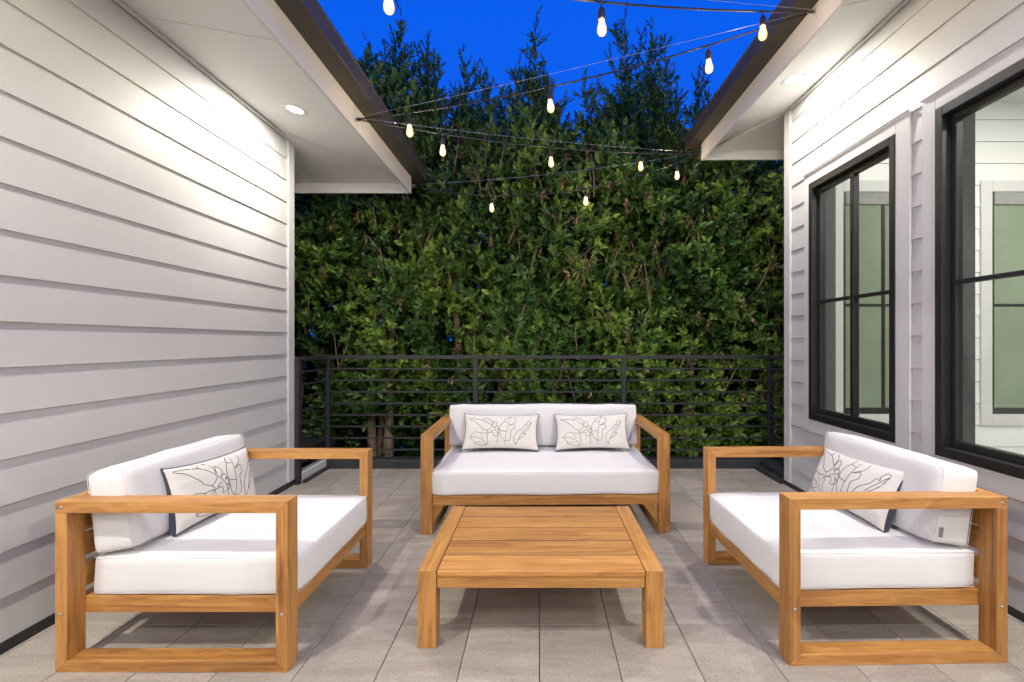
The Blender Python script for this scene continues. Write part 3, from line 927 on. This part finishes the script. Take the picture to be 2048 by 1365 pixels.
# ------------------------------------------------------------------ hedge trees
def leaf_template(L, Wd, fold=.35, droop=.15):
    """6-triangle leaf along +x, folded along its midrib"""
    zz = lambda x: -droop * L * (x ** 2)
    P = [(0, 0, 0), (.30, 0, zz(.3)), (.68, 0, zz(.68)), (1, 0, zz(1)), (.30, .5, 0), (.68, .40, 0), (.30, -.5, 0), (.68, -.40, 0)]
    v = []
    for x, y, z_ in P:
        zq = zz(x) + abs(y) * Wd * fold
        v.append((x * L, y * Wd, zq))
    f = [(0, 1, 4), (1, 5, 4), (1, 2, 5), (2, 3, 5), (0, 6, 1), (1, 6, 7), (1, 7, 2), (2, 7, 3)]
    return np.array(v, np.float32), np.array(f, np.int32)

def rot_to(dirv, roll):
    d = dirv / np.linalg.norm(dirv)
    up = np.array([0, 0, 1.0]) if abs(d[2]) < .95 else np.array([1.0, 0, 0])
    y = np.cross(up, d); y /= np.linalg.norm(y)
    z = np.cross(d, y)
    c, s = math.cos(roll), math.sin(roll)
    y2 = c * y + s * z; z2 = -s * y + c * z
    return np.stack([d, y2, z2], 1)

def leaf_simple(L, Wd, fold):
    v = [(0, 0, 0), (.45 * L, .5 * Wd, Wd * fold * .5), (L, 0, 0), (.45 * L, -.5 * Wd, Wd * fold * .5)]
    return np.array(v, np.float32), np.array([(0, 2, 1), (0, 3, 2)], np.int32)

def make_sprig(nl, length, L, spread, rs, simple=False):
    """twig along +x with leaves; returns verts, tris, per-vertex tint offset, stem flag"""
    V, F, Tn, St = [], [], [], []
    bend = rs.uniform(-.12, .12, 2)
    def at(s): return np.array([s * length, bend[0] * length * s * s, bend[1] * length * s * s])
    # stem: three-sided
    base = 0
    for s in (0, .5, 1.0):
        p = at(s); r_ = .0022 * (1 - .6 * s)
        for q in range(3):
            a = q * 2.094
            V.append(p + np.array([0, r_ * math.cos(a), r_ * math.sin(a)])); Tn.append(0); St.append(1)
    for i in range(2):
        for q in range(3):
            a, b = i * 3 + q, i * 3 + (q + 1) % 3
            F += [(a, b, b + 3), (a, b + 3, a + 3)]
    ang = rs.uniform(0, 6)
    for i in range(nl):
        s = .12 + .88 * (i + rs.uniform(-.2, .2)) / max(1, nl - 1)
        s = min(1, max(.05, s))
        ang += 2.4 + rs.uniform(-.3, .3)
        tip = s > .8
        a_out = rs.uniform(.35, .8) * (0.75 if tip else 1.25) * spread
        d = np.array([math.cos(a_out), math.sin(a_out) * math.cos(ang), math.sin(a_out) * math.sin(ang)])
        l_ = L * rs.uniform(.7, 1.15) * (.78 if s > .93 else 1)
        lv, lf = leaf_template(l_, l_ * rs.uniform(.38, .50), rs.uniform(.15, .5), rs.uniform(0, .25))
        if simple: lv, lf = leaf_simple(l_, l_ * .55, .2)
        M3 = rot_to(d, ang + math.pi / 2 + rs.uniform(-.6, .6))
        b = len(V)
        lv = lv @ M3.T + at(s)
        V += list(lv); F += [tuple(x + b for x in f) for f in lf.tolist()]
        off = rs.uniform(-.21, .21) + (.10 if s > .85 else 0)
        Tn += [off] * len(lv); St += [0] * len(lv)
    return np.array(V, np.float32), np.array(F, np.int32), np.array(Tn, np.float32), np.array(St, np.float32)

HEDGE_SPRIGS = [make_sprig(int(rng.integers(8, 13)), rng.uniform(.13, .24), .082, 1.0, rng) for _ in range(14)]
CORE_SPRIGS = [make_sprig(18, .42, .125, 1.1, rng, True) for _ in range(5)]
SHOOT_SPRIGS = [make_sprig(int(rng.integers(9, 13)), rng.uniform(.14, .22), .056, .66, rng) for _ in range(8)]
DRY_SPRIGS = [make_sprig(9, .10, .055, .8, rng) for _ in range(4)]

def build_crown(parts):
    """parts: list of (sprig, origins Nx3, dirs Nx3, rolls N, tints N, scales N)"""
    VV, FF, TT = [], [], []
    base = 0
    for (v, f, tn, st), O, Dv, Rl, Ti, Sc in parts:
        n_ = len(O)
        if not n_: continue
        d = Dv / np.linalg.norm(Dv, axis=1, keepdims=True)
        up = np.where(np.abs(d[:, 2:3]) < .95, np.array([[0, 0, 1.0]]), np.array([[1.0, 0, 0]]))
        y = np.cross(up, d); y /= np.linalg.norm(y, axis=1, keepdims=True)
        z_ = np.cross(d, y)
        c, s = np.cos(Rl)[:, None], np.sin(Rl)[:, None]
        y2, z2 = c * y + s * z_, -s * y + c * z_
        A = np.stack([d, y2, z2], 2) * Sc[:, None, None]
        P = np.einsum('nij,vj->nvi', A, v) + O[:, None, :]
        t = Ti[:, None] + tn[None, :]
        dry = Ti[:, None] > .88
        t = np.where(dry, np.clip(t, .91, 1.0), np.clip(t, 0.02, .86))
        t = np.where(st[None, :] > .5, .945, t)
        VV.append(P.reshape(-1, 3)); TT.append(t.reshape(-1))
        FF.append((f[None] + (np.arange(n_) * len(v))[:, None, None] + base).reshape(-1, 3))
        base += n_ * len(v)
    return np.concatenate(VV).astype(np.float32), np.concatenate(FF).astype(np.int32), np.concatenate(TT).astype(np.float32)

def np_mesh(name, V, F, tints):
    me = bpy.data.meshes.new(name)
    me.vertices.add(len(V)); me.vertices.foreach_set('co', V.ravel())
    me.loops.add(F.size); me.loops.foreach_set('vertex_index', F.ravel())
    me.polygons.add(len(F)); me.polygons.foreach_set('loop_start', np.arange(0, F.size, 3, dtype=np.int32))
    me.update(calc_edges=True)
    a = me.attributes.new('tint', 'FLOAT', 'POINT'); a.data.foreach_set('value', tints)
    return me

def lump(x, z):
    return (.16 * math.sin(1.9 * x + 1.1 * z + .6) * math.cos(1.3 * z - .8 * x + 2.1) + .11 * math.sin(4.3 * x - 2.2 * z + 1.7)
            + .09 * math.cos(3.1 * z + 5.2 * x) + .05 * math.sin(9 * x + 7 * z))
TOPX = [(-5, 4.2), (-3.2, 4.3), (-2.3, 4.2), (-1.7, 4.35), (-1.15, 3.75), (-.8, 3.8), (-.4, 3.6), (0, 3.9), (.5, 3.7), (.9, 3.9), (1.25, 4.05), (1.65, 3.7), (2.1, 3.65), (2.6, 3.4), (2.95, 2.95), (3.3, 3.6), (5, 3.8)]
def top(x):
    for (a, za), (b, zb) in zip(TOPX[:-1], TOPX[1:]):
        if a <= x <= b: return za + (zb - za) * (x - a) / (b - a)
    return 4.0
# leafy spires that stick out above the hedge: centre x, tip z, half width
SPIRES = [(-1.72, 5.22, .36), (-2.03, 4.86, .14), (-1.36, 4.92, .15), (-.82, 4.66, .16), (-.62, 4.55, .08), (-.04, 5.16, .15), (-.30, 4.55, .16), (.2, 4.5, .14),
          (1.03, 5.20, .17), (1.32, 5.10, .18), (1.52, 4.75, .14), (.72, 4.4, .15), (1.88, 4.62, .20), (2.22, 4.55, .16), (2.52, 4.35, .15), (-2.6, 4.9, .25), (-3.3, 5.0, .3), (3.2, 4.2, .2), (4, 4.5, .3)]
TREES = [-4.15, -3.0, -1.85, -.72, .42, 1.50, 2.62, 3.80]
LBL = ['leftmost hedge tree, mostly hidden behind the left house', 'hedge tree with thick bare trunks behind the left end of the railing',
       'hedge tree with the tall leafy spire just right of the left eave', 'hedge tree behind the left half of the loveseat with a small spire',
       'hedge tree behind the loveseat with one thin tall shoot in the middle of the sky', 'hedge tree with pale cut stems and a tall forked top below the strings of bulbs',
       'hedge tree beside the corner of the right house with dry leaf bunches', 'rightmost hedge tree, mostly hidden behind the right house']
HOLES = [(-2.75, .75, .26, .40), (-2.25, .95, .16, .28), (-1.9, .12, .45, .22), (-1.2, -.1, .5, .2), (-.55, 1.3, .07, .09), (2.15, .75, .09, .12), (1.45, .5, .12, .08), (1.55, 1.25, .07, .07)]
for ti, tx in enumerate(TREES):
    t = thing('hedge_tree', LBL[ti], 'tree', (tx, 5.6, -.9), 0, 'row of hedge trees beyond the railing')
    O0 = np.array([tx, 5.6, -.9])
    xl = -6 if ti == 0 else (TREES[ti - 1] + tx) / 2
    xr = 6 if ti == len(TREES) - 1 else (TREES[ti + 1] + tx) / 2
    xl, xr = max(xl, tx - 1.0), min(xr, tx + 1.0)
    hidden = ti in (0, 7)
    parts = []
    dens = 170 if hidden else 430
    area = (xr - xl) * 4.2
    n_sp = int(area * dens)
    xs = rng.uniform(xl - .08, xr + .08, n_sp)
    zs = rng.uniform(-.45, 5.0, n_sp)
    dep = np.minimum(rng.exponential(.22, n_sp), 1.1) * np.where(rng.random(n_sp) < .85, 1, 2.2)
    O, Dv, Ti_, Sc = [], [], [], []
    for x, z_, dd in zip(xs, zs, dep):
        tz = top(x) + rng.uniform(-.22, .18)
        if z_ > tz: continue
        if z_ < .22 + .2 * math.sin(3 * x) and rng.random() < (.72 if x < 0 else .3): continue
        skip = False
        for hx, hz, rx, rz_ in HOLES:
            if ((x - hx) / rx) ** 2 + ((z_ - hz) / rz_) ** 2 < 1 and dd < .75 and rng.random() < .88: skip = True
        if skip: continue
        bulge = lump(x, z_)
        yf = 5.22 + bulge * 1.15 + max(0, z_ - (tz - .7)) * .35
        y_ = yf + dd
        O.append((x, y_, z_))
        Dv.append((rng.normal(0, .55), -1 + rng.normal(0, .45) + .35 * (dd > .3), .55 + rng.normal(0, .45)))
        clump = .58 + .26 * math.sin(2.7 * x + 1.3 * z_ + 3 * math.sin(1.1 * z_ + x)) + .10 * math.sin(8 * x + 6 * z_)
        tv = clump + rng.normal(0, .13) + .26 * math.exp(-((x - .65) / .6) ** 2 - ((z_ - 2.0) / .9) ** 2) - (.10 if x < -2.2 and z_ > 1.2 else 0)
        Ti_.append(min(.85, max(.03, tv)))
        Sc.append(rng.uniform(.62, 1.38))
    O, Dv, Ti_, Sc = map(np.array, (O, Dv, Ti_, Sc))
    pick = rng.integers(0, len(HEDGE_SPRIGS), len(O))
    for q, sp in enumerate(HEDGE_SPRIGS):
        m_ = pick == q
        parts.append((sp, O[m_] - O0, Dv[m_], rng.uniform(0, 6.28, m_.sum()), Ti_[m_], Sc[m_]))
    # inner foliage filling the depth of the hedge
    co, cd, ct, cs = [], [], [], []
    for _ in range(int(area * 240)):
        x = rng.uniform(xl - .1, xr + .1); z_ = rng.uniform(-.85, top(x) - .15)
        if any(((x - hx) / rx) ** 2 + ((z_ - hz) / rz_) ** 2 < .25 for hx, hz, rx, rz_ in HOLES[4:]): continue
        co.append((x, (5.75 if z_ > .3 else 6.1) + rng.uniform(0, 1.1 if z_ > .3 else .7), z_)); cd.append((rng.normal(0, .7), -.8 + rng.normal(0, .3), rng.normal(.3, .5)))
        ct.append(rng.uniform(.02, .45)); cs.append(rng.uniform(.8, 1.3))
    co, cd, ct, cs = map(np.array, (co, cd, ct, cs))
    pick = rng.integers(0, len(CORE_SPRIGS), len(co))
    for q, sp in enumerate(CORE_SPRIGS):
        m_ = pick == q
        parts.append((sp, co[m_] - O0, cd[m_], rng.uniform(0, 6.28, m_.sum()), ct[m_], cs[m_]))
    # spires and loose upright shoots
    so, sd, st_, sc_ = [], [], [], []
    stems = []
    for cx, tipz, hwid in SPIRES:
        if not (xl <= cx < xr): continue
        b0 = top(cx) - .5
        for sh in range(max(6, int(62 * hwid))):
            ox, oy = rng.normal(0, hwid * .55), rng.normal(0, hwid * .6)
            rr = min(1.2, math.hypot(ox, oy) / (hwid * 1.1))
            tz = b0 + (tipz - b0) * (1 - .62 * rr ** .9) * (1 if sh == 0 else rng.uniform(.72, 1.0))
            if sh == 0: ox = oy = 0; tz = tipz
            lean = rng.normal(0, .10, 2) + np.array([ox, oy]) * .6
            line = []
            nseg = max(4, int((tz - b0) / .07))
            for j in range(nseg + 1):
                f = j / nseg
                p = (cx + ox + lean[0] * f, 5.62 + oy + lean[1] * f, b0 + (tz - b0) * f)
                line.append(p)
                if f > .12:
                    for rep in range(3 if f < .55 else 2 if f < .85 else 1):
                        a = rng.uniform(0, 6.28); o_ = (1.15 if f < .7 else .45)
                        so.append(p); sd.append((math.cos(a) * o_, math.sin(a) * o_, 1.0))
                        st_.append(min(.8, max(.05, rng.normal(.50, .13)))); sc_.append(rng.uniform(.65, 1.05) * (1.1 - .25 * f))
            stems.append(([tuple(np.array(p) - O0) for p in line[::max(1, nseg // 4)]], .004))
            if sh < 3:      # side twigs leaning out of the leading shoots
                for k2 in range(int(7 * (tz - b0) / .9)):
                    f0 = rng.uniform(.2, .85); q0 = np.array(line[int(f0 * nseg)])
                    a = rng.uniform(0, 6.28); ln2 = (.14 + .34 * (1 - f0)) * rng.uniform(.7, 1.2)
                    dv = np.array([math.cos(a) * .75, math.sin(a) * .75, .85])
                    for m2 in range(max(2, int(ln2 / .05))):
                        pp = q0 + dv * (.05 * m2)
                        for rep in range(2):
                            a2 = rng.uniform(0, 6.28)
                            so.append(tuple(pp)); sd.append((dv[0] + math.cos(a2) * .8, dv[1] + math.sin(a2) * .8, 1.0))
                            st_.append(min(.84, max(.05, rng.normal(.55, .14)))); sc_.append(rng.uniform(.5, .85))
    # loose shoots standing along the ragged top
    for _ in range(int((xr - xl) * 13)):
        x = rng.uniform(xl, xr); y_ = 5.5 + rng.uniform(-.25, .5); z0 = top(x) - .3; ln = rng.uniform(.25, .62)
        lx = rng.normal(0, .16)
        for j in range(int(ln / .075)):
            f = j * .075 / ln; p = (x + lx * f, y_, z0 + ln * f)
            a = rng.uniform(0, 6.28); so.append(p); sd.append((math.cos(a) * .5, math.sin(a) * .5, 1)); st_.append(min(.8, max(.05, rng.normal(.50, .13)))); sc_.append(rng.uniform(.65, 1.05))
    so, sd, st_, sc_ = map(np.array, (so, sd, st_, sc_))
    pick = rng.integers(0, len(SHOOT_SPRIGS), len(so))
    for q, sp in enumerate(SHOOT_SPRIGS):
        m_ = pick == q
        parts.append((sp, so[m_] - O0, sd[m_], rng.uniform(0, 6.28, m_.sum()), st_[m_], sc_[m_]))
    # dry hanging bunches
    nd = 4 if hidden else 14
    dx = rng.uniform(xl, xr, nd); dz = rng.uniform(.4, 3.4, nd)
    dy = np.array([5.12 + lump(a, b) * .9 for a, b in zip(dx, dz)])
    if ti == 6:
        ex = np.array([2.22, 2.25, 2.2, 2.28, 2.0, 1.98]); ez = np.array([1.75, 1.55, .75, .6, 2.55, 2.35])
        dx = np.concatenate([dx, ex]); dz = np.concatenate([dz, ez]); dy = np.concatenate([dy, 5.0 + 0 * ex]); nd = len(dx)
    for q in range(4):
        m_ = np.arange(nd) % 4 == q
        k_ = m_.sum()
        parts.append((DRY_SPRIGS[q], np.stack([dx, dy, dz], 1)[m_] - O0, np.stack([rng.normal(0, .3, k_), rng.normal(-.2, .2, k_), -np.ones(k_)], 1), rng.uniform(0, 6, k_), rng.uniform(.92, 1.0, k_), rng.uniform(.8, 1.5, k_)))
    V, F, tn = build_crown(parts)
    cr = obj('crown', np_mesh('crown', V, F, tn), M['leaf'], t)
    cr['kind'] = 'stuff'
    if stems:
        multi_tube('shoot_stems', stems, .004, M['bark'], t, 3)['kind'] = 'stuff'
    # trunks
    rs = random.Random(100 + ti)
    nt = {1: 4, 2: 4}.get(ti, 2)
    for q in range(nt):
        x0 = rs.uniform(-.3, .3); y0 = rs.uniform(-.30, .05)
        pts, rd = [], []
        x, y = x0 * .35, y0
        r0 = rs.uniform(.045, .085)
        lean = rs.uniform(-.22, .22) + x0 * .5
        for j in range(12):
            f = j / 11
            pts.append((x + lean * f * 1.4 + .04 * math.sin(5 * f + q), y + .55 * max(0, f - .18) + .03 * math.cos(7 * f + q), 4.4 * f))
            rd.append(r0 * (1 - .78 * f) * (1 + .12 * math.sin(9 * f + q)))
        tube('trunk', pts, rd, M['bark'], t, 9)
    # twiggy stems showing at the face of the hedge
    br = []
    for q in range(6 if hidden else 20):
        x = rs.uniform(xl, xr) - tx; z_ = rs.uniform(.3, 3.3)
        if ti in (4, 5) and q < 10: x = rs.uniform(.35, 1.35) - tx; z_ = rs.uniform(1.0, 2.3)
        yf = 5.16 + lump(x + tx, z_) * .9 - 5.6 + rs.uniform(0, .12)
        ln = rs.uniform(.18, .55); a = rs.uniform(-.5, .5)
        r0 = rs.uniform(.004, .011)
        pts = [(x + a * ln * f + .006 * math.sin(7 * f + q), yf - .06 * f, z_ + .9 + ln * f) for f in (0, .25, .5, .75, 1)]
        br.append((pts, [r0 * (1 - .6 * f) for f in (0, .25, .5, .75, 1)]))
        for w_ in range(3):
            f = rs.uniform(.3, .9); b0 = Vector(pts[0]).lerp(Vector(pts[-1]), f); d_ = Vector((rs.uniform(-1, 1), rs.uniform(-.6, .1), rs.uniform(.3, 1))).normalized() * rs.uniform(.08, .24)
            br.append(([tuple(b0), tuple(b0 + d_ * .5 + Vector((0, 0, .01))), tuple(b0 + d_)], [r0 * .4, r0 * .3, r0 * .2]))
    multi_tube('branches', br, .005, M['stem'], t, 5)['kind'] = 'stuff'
